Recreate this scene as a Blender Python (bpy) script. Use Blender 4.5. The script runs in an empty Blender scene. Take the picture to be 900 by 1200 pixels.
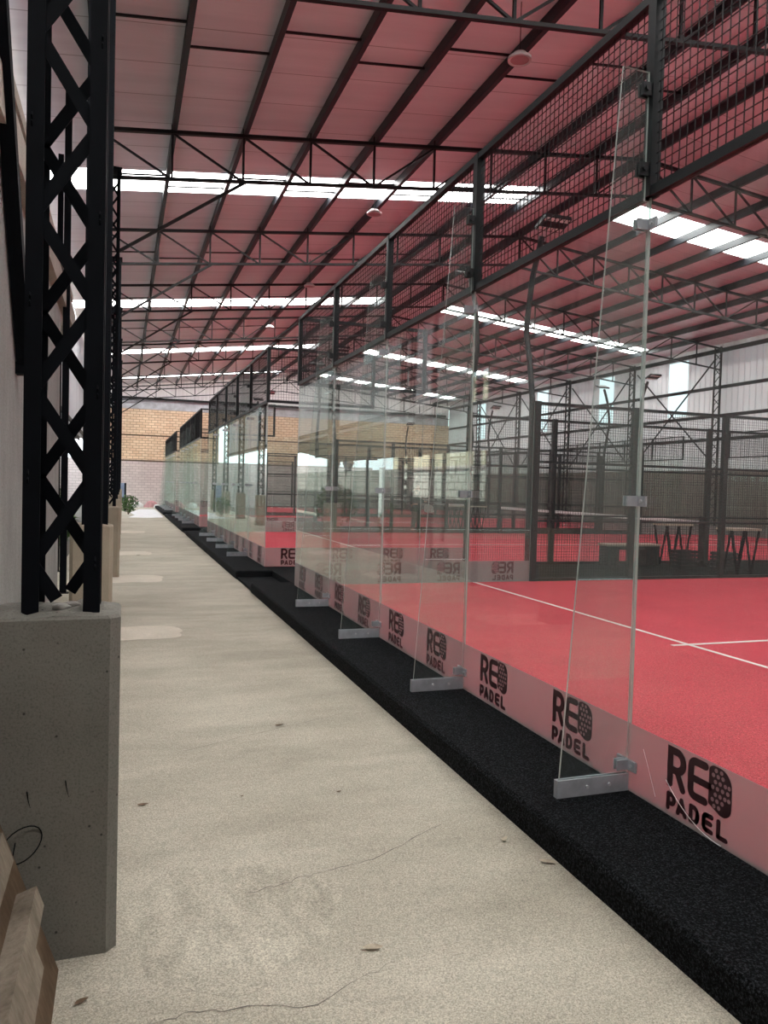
import bpy, math, random
from mathutils import Vector, Matrix
random.seed(7)
S = bpy.context.scene
C = S.collection
PI = math.pi
V = Vector

# ------------------------------------------------------------------ materials
def newmat(name):
    m = bpy.data.materials.new(name); m.use_nodes = True
    nt = m.node_tree; nt.nodes.clear()
    out = nt.nodes.new('ShaderNodeOutputMaterial')
    return m, nt, out
def N(nt, kind, **kw):
    n = nt.nodes.new(kind)
    for k, v in kw.items():
        if k in n.inputs: n.inputs[k].default_value = v
        else: setattr(n, k, v)
    return n
def ramp(nt, fac, stops):
    r = nt.nodes.new('ShaderNodeValToRGB'); e = r.color_ramp.elements
    while len(e) > len(stops): e.remove(e[-1])
    while len(e) < len(stops): e.new(1)
    for el, (p, c) in zip(e, stops): el.position = p; el.color = (*c, 1)
    nt.links.new(fac, r.inputs[0]); return r.outputs[0]
def mixc(nt, a, b, fac, mode='MIX'):
    m = nt.nodes.new('ShaderNodeMix'); m.data_type = 'RGBA'; m.blend_type = mode
    for sock, v in ((m.inputs[0], fac), (m.inputs[6], a), (m.inputs[7], b)):
        if isinstance(v, (int, float)): sock.default_value = v
        elif isinstance(v, tuple): sock.default_value = (*v, 1)
        else: nt.links.new(v, sock)
    return m.outputs[2]
def noise(nt, scale, detail=6, rough=.6, coord=None, stretch=None):
    n = N(nt, 'ShaderNodeTexNoise', Scale=scale, Detail=detail, Roughness=rough)
    tc = nt.nodes.new('ShaderNodeTexCoord'); src = tc.outputs['Object']
    if stretch:
        mp = nt.nodes.new('ShaderNodeMapping'); mp.inputs['Scale'].default_value = stretch
        nt.links.new(src, mp.inputs[0]); src = mp.outputs[0]
    nt.links.new(src, n.inputs['Vector'])
    return n.outputs['Fac']
def principled(nt, out, col, rough=.6, metal=0, bump=None, bstr=.3, bdist=.01, spec=.5):
    p = nt.nodes.new('ShaderNodeBsdfPrincipled')
    if isinstance(col, tuple): p.inputs['Base Color'].default_value = (*col, 1)
    else: nt.links.new(col, p.inputs['Base Color'])
    p.inputs['Roughness'].default_value = rough; p.inputs['Metallic'].default_value = metal
    p.inputs['Specular IOR Level'].default_value = spec
    if bump is not None:
        b = N(nt, 'ShaderNodeBump', Strength=bstr, Distance=bdist)
        nt.links.new(bump, b.inputs['Height']); nt.links.new(b.outputs[0], p.inputs['Normal'])
    nt.links.new(p.outputs[0], out.inputs[0]); return p

M = {}
def simple(name, col, rough=.6, metal=0, var=.15, scale=8, bstr=.0, spec=.5):
    m, nt, out = newmat(name)
    n = noise(nt, scale)
    lo = tuple(c*(1-var) for c in col); hi = tuple(min(1, c*(1+var)) for c in col)
    c = ramp(nt, n, [(.3, lo), (.7, hi)])
    principled(nt, out, c, rough, metal, n if bstr else None, bstr, spec=spec)
    M[name] = m
simple('black_steel', (.0028, .0038, .006), .65, 0, .3, 5, spec=.10)
simple('court_steel', (.010, .013, .015), .42, 0, .2, 5, spec=.35)
simple('truss_steel', (.008, .008, .009), .5, 0, .3, 3, spec=.3)
simple('purlin_steel', (.016, .020, .026), .45, 0, .3, 2, spec=.4)
simple('wire', (.010, .011, .013), .5, 0, .1, 5, spec=.3)
simple('galv', (.44, .46, .50), .4, .2, .15, 14)
simple('bolt_steel', (.60, .61, .63), .35, .2, .1, 20)
simple('dark_clamp', (.03, .032, .035), .4, .3, .1, 20)
simple('logo_ink', (.045, .012, .017), .55, 0, .1, 20)
simple('logo_dot', (.40, .22, .24), .6, 0, .05, 20)
simple('flashing', (.50, .52, .55), .5, 0, .3, 2)
simple('white_line', (.75, .72, .70), .8, 0, .08, 30)
simple('white_paint', (.75, .77, .78), .6, 0, .06, 6)
simple('table_wood', (.42, .36, .28), .55, 0, .2, 10)
simple('black_plastic', (.02, .024, .025), .5, 0, .2, 10)
simple('net_black', (.02, .022, .024), .8, 0, .1, 10)
simple('pot_stone', (.10, .10, .11), .8, 0, .3, 10)
simple('stone', (.42, .40, .37), .9, 0, .3, 25, .3)
simple('dry_leaf', (.13, .085, .05), .8, 0, .4, 30)
simple('pale_leaf', (.42, .36, .27), .8, 0, .3, 30)
simple('plant_green', (.06, .13, .035), .7, 0, .5, 6)
simple('twig', (.12, .08, .05), .8, 0, .3, 10)
simple('sack_pink', (.50, .27, .28), .8, 0, .3, 6)
simple('sack_white', (.70, .70, .70), .7, 0, .15, 6)
simple('sheet_white', (.72, .72, .74), .6, 0, .12, 3)
simple('board_blue', (.22, .28, .42), .6, 0, .2, 6)
simple('lamp_face', (.92, .90, .86), .4, 0, .2, 30)
simple('lamp_lens', (.40, .27, .28), .5, 0, .05, 10)
simple('lamp_white', (.62, .58, .58), .5, 0, .05, 10)
simple('beige_render', (.66, .58, .44), .85, 0, .15, 1.5)
simple('skin_tone', (.42, .25, .17), .6, 0, .1, 10)
simple('jacket_dark', (.035, .06, .055), .8, 0, .2, 10)
simple('trouser_dark', (.03, .04, .04), .8, 0, .2, 10)
simple('hair_dark', (.015, .012, .011), .6, 0, .2, 20)
simple('shoe_dark', (.02, .02, .022), .6, 0, .2, 20)
simple('towel_white', (.75, .75, .73), .9, 0, .1, 20)
simple('dirt', (.10, .095, .08), .95, 0, .3, 2, .3)

def cells(nt, scale, lo, hi):
    # one random tone per grain
    v = N(nt, 'ShaderNodeTexVoronoi', Scale=scale); tc = nt.nodes.new('ShaderNodeTexCoord'); nt.links.new(tc.outputs['Object'], v.inputs['Vector'])
    sp = nt.nodes.new('ShaderNodeSeparateColor'); nt.links.new(v.outputs['Color'], sp.inputs[0])
    return ramp(nt, sp.outputs[0], [(0, lo), (1, hi)])
def concrete(name, c_lo, c_hi, s1=2.0, fine=170, bstr=.25, pit=True, stretch=None, dirt=.35, grain=0):
    m, nt, out = newmat(name)
    a = noise(nt, s1, 8, .65, stretch=stretch); b = noise(nt, fine, 3, .7); d = noise(nt, s1*.35, 4, .6)
    col = ramp(nt, a, [(.28, c_lo), (.72, c_hi)])
    col = mixc(nt, col, ramp(nt, b, [(.25, (.3, .3, .3)), (.48, (1, 1, 1)), (.8, (1.25, 1.25, 1.25))]), .6, 'MULTIPLY')
    col = mixc(nt, col, ramp(nt, d, [(.35, (.62, .6, .58)), (.6, (1, 1, 1))]), dirt, 'MULTIPLY')
    if grain: col = mixc(nt, col, cells(nt, grain, (.55, .55, .55), (1.3, 1.3, 1.3)), .75, 'MULTIPLY')
    if pit:
        v = N(nt, 'ShaderNodeTexVoronoi', Scale=17.0); tc = nt.nodes.new('ShaderNodeTexCoord')
        nt.links.new(tc.outputs['Object'], v.inputs['Vector'])
        col = mixc(nt, col, ramp(nt, v.outputs['Distance'], [(.05, (.15, .15, .15)), (.10, (1, 1, 1))]), .85, 'MULTIPLY')
    principled(nt, out, col, .88, 0, b, bstr, .004, .3)
    M[name] = m
concrete('floor_concrete', (.42, .39, .315), (.605, .565, .465), 1.5, 125, .4, False, (.5, 1.6, 1), .5, 240)
concrete('smear_concrete', (.43, .40, .325), (.63, .59, .485), 6, 110, .6, False, (2.2, .8, 1), .45, 200)
concrete('patch_concrete', (.60, .55, .46), (.70, .645, .55), 3, 95, .3, False)
concrete('pedestal_concrete', (.165, .16, .14), (.23, .223, .196), 2.2, 120, .2, True)
concrete('pedestal_tan', (.33, .28, .22), (.42, .36, .28), 2.2, 120, .2, False)
concrete('plaster', (.24, .24, .235), (.36, .36, .35), 3.0, 60, .1, False, (1, 1, .18))
concrete('beam_concrete', (.36, .33, .29), (.45, .42, .37), 3.0, 60, .1, False)
concrete('yard_dim_base', (.03, .03, .028), (.06, .058, .054), .8, 40, .2, False)  # near-black so the mirrored yard stays dim low down
concrete('grey_wall', (.16, .155, .14), (.25, .24, .21), .8, 40, .2, False)

def crackmat():
    m, nt, out = newmat('crack'); n = noise(nt, 40)
    principled(nt, out, ramp(nt, n, [(.3, (.10, .09, .08)), (.7, (.2, .18, .16))]), .95); M['crack'] = m
crackmat()

def turf(name, lo, hi, fine, big, bstr, rough=.95, spec=.1, grain=None):
    m, nt, out = newmat(name)
    a = noise(nt, fine, 4, .75); b = noise(nt, big, 5, .6)
    col = ramp(nt, a, [(.36 if name == 'red_turf' else .47, lo), (.64 if name == 'red_turf' else .66, hi)])
    col = mixc(nt, col, ramp(nt, b, [(.3, (.82, .8, .82)), (.7, (1.1, 1.1, 1.1))]), .7, 'MULTIPLY')
    col = mixc(nt, col, cells(nt, grain[0], (grain[1],)*3, (grain[2],)*3), .8, 'MULTIPLY')
    principled(nt, out, col, rough, 0, a, bstr, .02, spec)
    M[name] = m
turf('red_turf', (.43, .034, .058), (.70, .098, .128), 70, .9, .5, grain=(150, .62, 1.32))
turf('black_turf', (.002, .0024, .003), (.045, .05, .057), 110, 1.2, 1.0, .95, .12, grain=(190, .2, 1.9))

def glassmat(name, tint, haze, mult=.5, hazecol=(.75, .85, .82)):
    m, nt, out = newmat(name)
    tr = N(nt, 'ShaderNodeBsdfTransparent'); tr.inputs[0].default_value = (*tint, 1)
    df = N(nt, 'ShaderNodeBsdfDiffuse'); df.inputs[0].default_value = (*hazecol, 1)
    tl = N(nt, 'ShaderNodeBsdfTranslucent'); tl.inputs[0].default_value = (*hazecol, 1)
    dt = N(nt, 'ShaderNodeMixShader', Fac=.5); nt.links.new(df.outputs[0], dt.inputs[1]); nt.links.new(tl.outputs[0], dt.inputs[2])
    # dust streaks running down the glass
    n1 = noise(nt, 3.0, 5, .6, stretch=(6, 6, .25)); n2 = noise(nt, 1.2, 3)
    mu = N(nt, 'ShaderNodeMath', operation='MULTIPLY'); nt.links.new(n1, mu.inputs[0]); nt.links.new(n2, mu.inputs[1])
    m2 = N(nt, 'ShaderNodeMath', operation='MULTIPLY'); nt.links.new(mu.outputs[0], m2.inputs[0]); m2.inputs[1].default_value = haze*4
    mh = N(nt, 'ShaderNodeMixShader'); nt.links.new(m2.outputs[0], mh.inputs[0])
    nt.links.new(tr.outputs[0], mh.inputs[1]); nt.links.new(dt.outputs[0], mh.inputs[2])
    gl = N(nt, 'ShaderNodeBsdfGlossy', Roughness=.0); gl.inputs[0].default_value = (.92, 1, .97, 1)
    lw = N(nt, 'ShaderNodeLayerWeight', Blend=.5)
    pw = N(nt, 'ShaderNodeMath', operation='POWER'); nt.links.new(lw.outputs['Facing'], pw.inputs[0]); pw.inputs[1].default_value = 5
    ma = N(nt, 'ShaderNodeMath', operation='MULTIPLY_ADD'); nt.links.new(pw.outputs[0], ma.inputs[0])
    ma.inputs[1].default_value = .96; ma.inputs[2].default_value = .042
    ma.use_clamp = True
    mx = N(nt, 'ShaderNodeMixShader'); nt.links.new(ma.outputs[0], mx.inputs[0])
    nt.links.new(mh.outputs[0], mx.inputs[1]); nt.links.new(gl.outputs[0], mx.inputs[2])
    nt.links.new(mx.outputs[0], out.inputs[0]); M[name] = m
glassmat('glass', (.965, .985, .975), .016)
glassmat('fin_glass', (.94, .968, .96), .026)
def edgemat():
    m, nt, out = newmat('glass_edge')
    tr = N(nt, 'ShaderNodeBsdfTransparent'); tr.inputs[0].default_value = (.55, .75, .70, 1)
    df = N(nt, 'ShaderNodeBsdfDiffuse'); df.inputs[0].default_value = (.62, .70, .67, 1)
    gl = N(nt, 'ShaderNodeBsdfGlossy', Roughness=.15)
    a = N(nt, 'ShaderNodeMixShader', Fac=.7); nt.links.new(tr.outputs[0], a.inputs[1]); nt.links.new(df.outputs[0], a.inputs[2])
    b = N(nt, 'ShaderNodeMixShader', Fac=.15); nt.links.new(a.outputs[0], b.inputs[1]); nt.links.new(gl.outputs[0], b.inputs[2])
    nt.links.new(b.outputs[0], out.inputs[0]); M['glass_edge'] = m
edgemat()
def frostmat():
    m, nt, out = newmat('frosted')
    tr = N(nt, 'ShaderNodeBsdfTransparent'); tr.inputs[0].default_value = (.92, .92, .92, 1)
    df = N(nt, 'ShaderNodeBsdfDiffuse'); df.inputs[0].default_value = (.50, .48, .48, 1)
    tl = N(nt, 'ShaderNodeBsdfTranslucent'); tl.inputs[0].default_value = (.62, .58, .58, 1)
    d = N(nt, 'ShaderNodeMixShader', Fac=.45); nt.links.new(df.outputs[0], d.inputs[1]); nt.links.new(tl.outputs[0], d.inputs[2])
    a = N(nt, 'ShaderNodeMixShader', Fac=.42)
    nt.links.new(tr.outputs[0], a.inputs[1]); nt.links.new(d.outputs[0], a.inputs[2])
    nt.links.new(a.outputs[0], out.inputs[0]); M['frosted'] = m
frostmat()
def emis(name, col, s):
    m, nt, out = newmat(name); e = N(nt, 'ShaderNodeEmission', Strength=s); e.inputs[0].default_value = (*col, 1)
    nt.links.new(e.outputs[0], out.inputs[0]); M[name] = m
emis('roof_light', (1.0, .985, .965), 15.0)
emis('wall_light', (.80, .95, 1.0), 1.5)

def roofmat():
    m, nt, out = newmat('roof_sheet')
    tc = nt.nodes.new('ShaderNodeTexCoord'); sp = nt.nodes.new('ShaderNodeSeparateXYZ'); nt.links.new(tc.outputs['Object'], sp.inputs[0])
    mo = N(nt, 'ShaderNodeMath', operation='FRACT'); nt.links.new(sp.outputs['Y'], mo.inputs[0])
    line = ramp(nt, mo.outputs[0], [(0, (.45, .42, .42)), (.012, (.45, .42, .42)), (.02, (1, 1, 1))])
    n = noise(nt, 1.2, 6, .6, stretch=(.3, 3, 1))
    base = ramp(nt, n, [(.3, (.72, .71, .745)), (.7, (.82, .81, .845))])
    col = mixc(nt, base, line, 1.0, 'MULTIPLY')
    principled(nt, out, col, .42, 0, None, spec=.4); M['roof_sheet'] = m
roofmat()
def corrmat(name, lo, hi, trans=0):
    m, nt, out = newmat(name); n = noise(nt, .8, 6, .6, stretch=(1, 1, .25)); c = ramp(nt, n, [(.3, lo), (.7, hi)])
    p = principled(nt, out, c, .5, .1, spec=.4); M[name] = m
    if trans:
        t = N(nt, 'ShaderNodeBsdfTranslucent'); nt.links.new(c, t.inputs[0])
        x = N(nt, 'ShaderNodeMixShader', Fac=trans); nt.links.new(p.outputs[0], x.inputs[1]); nt.links.new(t.outputs[0], x.inputs[2])
        nt.links.new(x.outputs[0], out.inputs[0])
corrmat('corrugated', (.62, .62, .64), (.76, .76, .78), .34)
corrmat('corrugated_dark', (.10, .10, .11), (.16, .16, .17))
corrmat('canopy_sheet', (.22, .21, .19), (.36, .34, .31), .3)
corrmat('end_sheet', (.66, .61, .61), (.76, .72, .72), .5)

def brickmat(name, c1, c2, mortar, bw, bh, axis, ms=.012, low=None):
    m, nt, out = newmat(name)
    tc = nt.nodes.new('ShaderNodeTexCoord'); sp = nt.nodes.new('ShaderNodeSeparateXYZ'); nt.links.new(tc.outputs['Object'], sp.inputs[0])
    cb = nt.nodes.new('ShaderNodeCombineXYZ'); nt.links.new(sp.outputs[axis], cb.inputs[0]); nt.links.new(sp.outputs['Z'], cb.inputs[1])
    b = nt.nodes.new('ShaderNodeTexBrick'); nt.links.new(cb.outputs[0], b.inputs['Vector'])
    b.inputs['Scale'].default_value = 1; b.inputs['Brick Width'].default_value = bw; b.inputs['Row Height'].default_value = bh
    b.inputs['Mortar Size'].default_value = ms; b.inputs['Color1'].default_value = (*c1, 1); b.inputs['Color2'].default_value = (*c2, 1)
    b.inputs['Mortar'].default_value = (*mortar, 1)
    n = noise(nt, .5, 5); col = mixc(nt, b.outputs['Color'], ramp(nt, n, [(.3, (.8, .8, .8)), (.7, (1.1, 1.1, 1.1))]), .8, 'MULTIPLY')
    if low:
        r = ramp(nt, N(nt, 'ShaderNodeMath', operation='MULTIPLY').outputs[0], [(0, (1, 1, 1)), (1, (1, 1, 1))])
    principled(nt, out, col, .9, 0, b.outputs['Fac'], -.4, .01, .2); M[name] = m
brickmat('tan_brick', (.84, .66, .47), (.75, .54, .36), (.40, .29, .21), .38, .17, 'X', .016)
brickmat('pink_brick', (.68, .60, .58), (.60, .52, .51), (.44, .38, .37), .38, .17, 'X', .014)
brickmat('side_brick', (.60, .47, .33), (.50, .37, .26), (.33, .26, .2), .38, .17, 'Y', .014)
brickmat('grey_block', (.30, .29, .27), (.22, .215, .20), (.10, .10, .095), .6, .27, 'Y', .02)
brickmat('white_block', (.80, .78, .74), (.70, .68, .64), (.30, .28, .26), .6, .27, 'Y', .025)

def woodmat(name, lo, hi):
    m, nt, out = newmat(name); n = noise(nt, 6, 7, .7, stretch=(8, 8, .8)); d = noise(nt, 3, 4)
    col = mixc(nt, ramp(nt, n, [(.3, lo), (.7, hi)]), ramp(nt, d, [(.35, (.35, .33, .3)), (.6, (1, 1, 1))]), .6, 'MULTIPLY')
    principled(nt, out, col, .85, 0, n, .3, .004, .2); M[name] = m
woodmat('pallet_wood', (.20, .165, .125), (.34, .29, .23))
woodmat('ply_brown', (.10, .065, .04), (.16, .11, .07))

# ------------------------------------------------------------------ mesh builder
class MB:
    def __init__(s): s.v = []; s.f = []; s.mi = []; s.cur = 0; s.smooth = False
    def add(s, vs, fs):
        o = len(s.v); s.v += [tuple(v) for v in vs]
        for f in fs: s.f.append(tuple(i+o for i in f)); s.mi.append(s.cur)
        return s
    def box(s, x0, x1, y0, y1, z0, z1):
        vs = [(x, y, z) for z in (z0, z1) for y in (y0, y1) for x in (x0, x1)]
        return s.add(vs, [(0, 2, 3, 1), (4, 5, 7, 6), (0, 1, 5, 4), (2, 6, 7, 3), (0, 4, 6, 2), (1, 3, 7, 5)])
    def cbox(s, x0, x1, y0, y1, z0, z1, c, cz=None):
        cz = cz or c
        # box whose four vertical and top edges are chamfered by c
        def ring(i, z): return [(x0+i+c, y0+i, z), (x1-i-c, y0+i, z), (x1-i, y0+i+c, z), (x1-i, y1-i-c, z), (x1-i-c, y1-i, z), (x0+i+c, y1-i, z), (x0+i, y1-i-c, z), (x0+i, y0+i+c, z)]
        vs = ring(0, z0)+ring(0, z1-cz)+ring(cz*.8, z1)
        fs = [tuple(range(7, -1, -1)), tuple(range(16, 24))]
        for k in (0, 8):
            fs += [(k+i, k+(i+1) % 8, k+8+(i+1) % 8, k+8+i) for i in range(8)]
        return s.add(vs, fs)
    def bar(s, a, b, w, h=None, up=(0, 0, 1)):
        a, b = V(a), V(b); h = h or w; d = (b-a).normalized(); u = V(up)
        if abs(d.dot(u)) > .99: u = V((0, 1, 0)) if abs(d.y) < .9 else V((1, 0, 0))
        r = d.cross(u).normalized(); u = r.cross(d)
        vs = [p+r*(w/2*i)+u*(h/2*j) for p in (a, b) for i, j in ((-1, -1), (1, -1), (1, 1), (-1, 1))]
        return s.add(vs, [(3, 2, 1, 0), (4, 5, 6, 7)]+[(i, (i+1) % 4, 4+(i+1) % 4, 4+i) for i in range(4)])
    def tube(s, pts, r, n=8, cap=True):
        pts = [V(p) for p in pts]; rs = r if isinstance(r, (list, tuple)) else [r]*len(pts)
        vs = []; prev = None
        for i, p in enumerate(pts):
            d = (pts[min(i+1, len(pts)-1)]-pts[max(i-1, 0)]).normalized()
            if prev is None:
                u = V((0, 0, 1)) if abs(d.z) < .9 else V((1, 0, 0)); x = d.cross(u).normalized()
            else: x = (prev-d*prev.dot(d)).normalized()
            prev = x; y = d.cross(x)
            vs += [p+(x*math.cos(t)+y*math.sin(t))*rs[i] for t in (2*PI*k/n for k in range(n))]
        fs = [(i*n+k, i*n+(k+1) % n, (i+1)*n+(k+1) % n, (i+1)*n+k) for i in range(len(pts)-1) for k in range(n)]
        if cap: fs += [tuple(range(n-1, -1, -1)), tuple(range((len(pts)-1)*n, len(pts)*n))]
        return s.add(vs, fs)
    def lathe(s, c, prof, n=20):
        c = V(c); vs = [c+V((r*math.cos(2*PI*k/n), r*math.sin(2*PI*k/n), z)) for r, z in prof for k in range(n)]
        fs = [(i*n+k, i*n+(k+1) % n, (i+1)*n+(k+1) % n, (i+1)*n+k) for i in range(len(prof)-1) for k in range(n)]
        return s.add(vs, fs)
    def prism(s, poly, fn, t):
        # poly: 2D outline; fn(u, v, depth) -> 3D point; t: thickness
        n = len(poly); vs = [fn(u, v, 0) for u, v in poly]+[fn(u, v, t) for u, v in poly]
        return s.add(vs, [tuple(range(n)), tuple(range(2*n-1, n-1, -1))]+[(i, i+n, (i+1) % n+n, (i+1) % n) for i in range(n)])
    def mesh(s, name, mats):
        me = bpy.data.meshes.new(name); me.from_pydata(s.v, [], s.f)
        for m in (mats if isinstance(mats, (list, tuple)) else [mats]): me.materials.append(M[m])
        me.polygons.foreach_set('material_index', s.mi)
        if s.smooth: me.polygons.foreach_set('use_smooth', [True]*len(s.f))
        me.update(); return me
    def obj(s, name, mats, parent=None):
        return link(name, s.mesh(name, mats), parent)
def link(name, me, parent=None, loc=None, rz=None):
    o = bpy.data.objects.new(name, me); C.objects.link(o)
    if parent: o.parent = parent
    if loc: o.location = loc
    if rz is not None: o.rotation_euler = (0, 0, rz)
    return o
def tag(o, label, cat, group=None, kind=None):
    o['label'] = label; o['category'] = cat
    if group: o['group'] = group
    if kind: o['kind'] = kind
    return o
def thing(name, label, cat, loc=(0, 0, 0), rz=0, group=None):
    o = link(name, None, None, loc, rz); o.empty_display_size = .1
    return tag(o, label, cat, group)
def struct(name, mb, mats, label=None, cat='structure'):
    o = mb.obj(name, mats); o['kind'] = 'structure'
    if label: o['label'] = label; o['category'] = cat
    return o
def dup(root, loc, rz, label=None, group=None):
    r = root.copy(); C.objects.link(r); r.location = loc; r.rotation_euler = (0, 0, rz)
    if label: r['label'] = label
    if group: r['group'] = group
    for ch in root.children:
        c = ch.copy(); C.objects.link(c); c.parent = r
        for g in ch.children:
            d = g.copy(); C.objects.link(d); d.parent = c
    return r
ORD = ['first', 'second', 'third', 'fourth', 'fifth', 'sixth', 'seventh', 'eighth', 'ninth', 'tenth', 'eleventh', 'twelfth', 'thirteenth']

# ------------------------------------------------------------------ camera (solved from the court's known 2 m panels)
H = 1.66
yaw, pitch, roll = .3318, -.0330, .0269
fw = V((math.sin(yaw)*math.cos(pitch), math.cos(yaw)*math.cos(pitch), math.sin(pitch)))
r0 = V((math.cos(yaw), -math.sin(yaw), 0)); u0 = r0.cross(fw)
rr = r0*math.cos(roll)+u0*math.sin(roll); uu = -r0*math.sin(roll)+u0*math.cos(roll)
cam = bpy.data.cameras.new('camera'); co = bpy.data.objects.new('camera', cam); C.objects.link(co)
cam.sensor_fit = 'VERTICAL'; cam.sensor_height = 24; cam.lens = 889.63/1200*24; cam.clip_start = .05; cam.clip_end = 400
mt = Matrix((rr, uu, -fw)).transposed().to_4x4(); mt.translation = (0, 0, H); co.matrix_world = mt
S.camera = co

# ------------------------------------------------------------------ constants
XW = 2.479; ZP = .1425; ZG = ZP+3.0; ZM = ZG+1.013
COURTS = [(1.225, 11.225), (13.85, 23.85), (26.45, 36.45), (39.05, 49.05)]
CN = ['nearest court', 'second court', 'third court', 'farthest court']
XR = 22.78; YE = 52.0; YB = -6.0
RX, RZ = 10.5, 8.84                       # ridge
def ztop(x): return 7.63+.115*x if x <= RX else RZ-.10*(x-RX)
def zbot(x): return 6.80+.1166*x if x <= 10.2 else 7.99-.10*(x-10.2)
def zroof(x): return ztop(x)+.19
TY = [2.95+5.45*k for k in range(9)]

# ------------------------------------------------------------------ setting: floor, platforms, courts' turf
mb = MB()
nx, ny = 1, 1
mb.box(-9, 1.875, YB, 75, -.2, 0); mb.box(1.875, 40, YB, 75, -.2, -.02)
struct('floor', mb, 'floor_concrete')
# raised black turf base: one block per court, one recessed block in each gap
for i, (a, b) in enumerate(COURTS):
    mb = MB(); mb.cbox(1.868, XW+.02, a-.65 if i else YB, b+.35, -.01, ZP, .02)
    struct('floor_black_turf_kerb', mb, 'black_turf', 'raised black turf kerb in front of the glass of the '+CN[i], 'kerb')
for i in range(4):
    y0 = COURTS[i][1]; y1 = COURTS[i+1][0] if i < 3 else YE-.1
    mb = MB(); mb.box(XW+.02, XR-.1, y0, y1, -.01, ZP-.004)
    struct('floor_black_turf_gap', mb, 'black_turf')
    if i < 3:
        mb = MB(); mb.box(1.9, XW+.02, y0+.35, y1-.65, -.01, .03); struct('floor_black_turf_step', mb, 'black_turf')
for i, (a, b) in enumerate(COURTS):
    mb = MB(); mb.box(XW+.02, 22.5, a, b, -.01, ZP)
    struct('floor_red_turf', mb, 'red_turf')
    if i < 3:
        for nm, (x0, x1, y0, y1) in {'service': (XW+2.95, XW+3.0, a+.02, b-.02), 'center': (XW+2.77, XW+16.95+.2, (a+b)/2-.025, (a+b)/2+.025), 'service2': (XW+16.95, XW+17.0, a+.02, b-.02)}.items():
            mb = MB(); mb.box(x0, x1, y0, y1, ZP-.002, ZP+(.003 if nm != 'center' else .004)); struct('floor_line_marking', mb, 'white_line')
# pale cement patches and cracks on the walkway
def blob(x0, x1, y0, y1, seed, n=26):
    rnd = random.Random(seed); out = []
    for k in range(n):
        t = 2*PI*k/n; cx, cy = math.cos(t), math.sin(t); p = 5
        q = (abs(cx)**p+abs(cy)**p)**(-1/p)*(1+rnd.uniform(-.06, .06))
        out.append(((x0+x1)/2+cx*q*(x1-x0)/2, (y0+y1)/2+cy*q*(y1-y0)/2))
    return out
for k, (x0, x1, y0, y1) in enumerate([(-.35, .63, 8.25, 9.0), (-.3, .66, 12.9, 13.9), (-.2, .62, 17.6, 18.6), (-.2, .7, 25, 26.2)]):
    mb = MB(); mb.prism(blob(x0, x1, y0, y1, k), lambda u, v, d: (u, v, .0035-d), .004)
    struct('floor_cement_patch', mb, 'patch_concrete')
mb = MB(); rnd = random.Random(5); P = []
for k in range(48):
    t = 2*PI*k/48; q = 1+.10*math.sin(3*t+1)+.06*math.sin(7*t)+rnd.uniform(-.02, .02); P.append((.42+.40*q*math.cos(t), 2.88+.42*q*math.sin(t)))
mb.prism(P, lambda u, v, d: (u, v, .0007-d), .002); struct('floor_cement_smear', mb, 'smear_concrete')
def crack(pts, w, seed):
    rnd = random.Random(seed); P = []
    for (a, b) in zip(pts[:-1], pts[1:]):
        for k in range(10):
            t = k/10; P.append((a[0]+(b[0]-a[0])*t+rnd.uniform(-.012, .012), a[1]+(b[1]-a[1])*t+rnd.uniform(-.012, .012)))
    mb = MB(); vs = []
    for i, p in enumerate(P):
        ww = w*(.5+rnd.random()); vs += [(p[0], p[1]-ww, .0015), (p[0], p[1]+ww, .0015)]
    mb.add(vs, [(2*i, 2*i+2, 2*i+3, 2*i+1) for i in range(len(P)-1)])
    struct('floor_crack', mb, 'crack')
crack([(.50, 3.02), (.8, 3.10), (1.1, 3.16), (1.55, 3.42)], .002, 1)
crack([(.35, 4.75), (.9, 5.0), (1.6, 5.3)], .0015, 2)
crack([(-.0, 2.35), (.25, 2.38), (.6, 2.3), (.95, 2.45)], .0015, 3)

# ------------------------------------------------------------------ setting: walls, roof
def corrugated(p0, p1, z0, z1a, z1b, pitch=.25, depth=.035):
    """Vertical-ribbed sheet from p0 to p1 (xy), top edge rising linearly from z1a to z1b."""
    p0, p1 = V((*p0, 0)), V((*p1, 0)); L = (p1-p0).length; d = (p1-p0)/L; n = V((-d.y, d.x, 0)); prof = []
    k = 0
    while k*pitch < L:
        for t, o in ((0, 0), (.55, 0), (.65, 1), (.9, 1)): prof.append(((k+t)*pitch, o*depth))
        k += 1
    mb = MB(); vs = []
    prof = [q for q in prof if q[0] < L]+[(L, 0)]
    for s, o in prof:
        q = p0+d*s+n*o; zt = z1a+(z1b-z1a)*s/L; vs += [(q.x, q.y, z0), (q.x, q.y, zt)]
    m = len(prof); vs2 = [(V(v)+n*.004) for v in vs]
    mb.add(vs, [(2*i, 2*i+2, 2*i+3, 2*i+1) for i in range(m-1)])
    mb.add(vs2, [(2*i+1, 2*i+3, 2*i+2, 2*i) for i in range(m-1)])
    return mb
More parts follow.
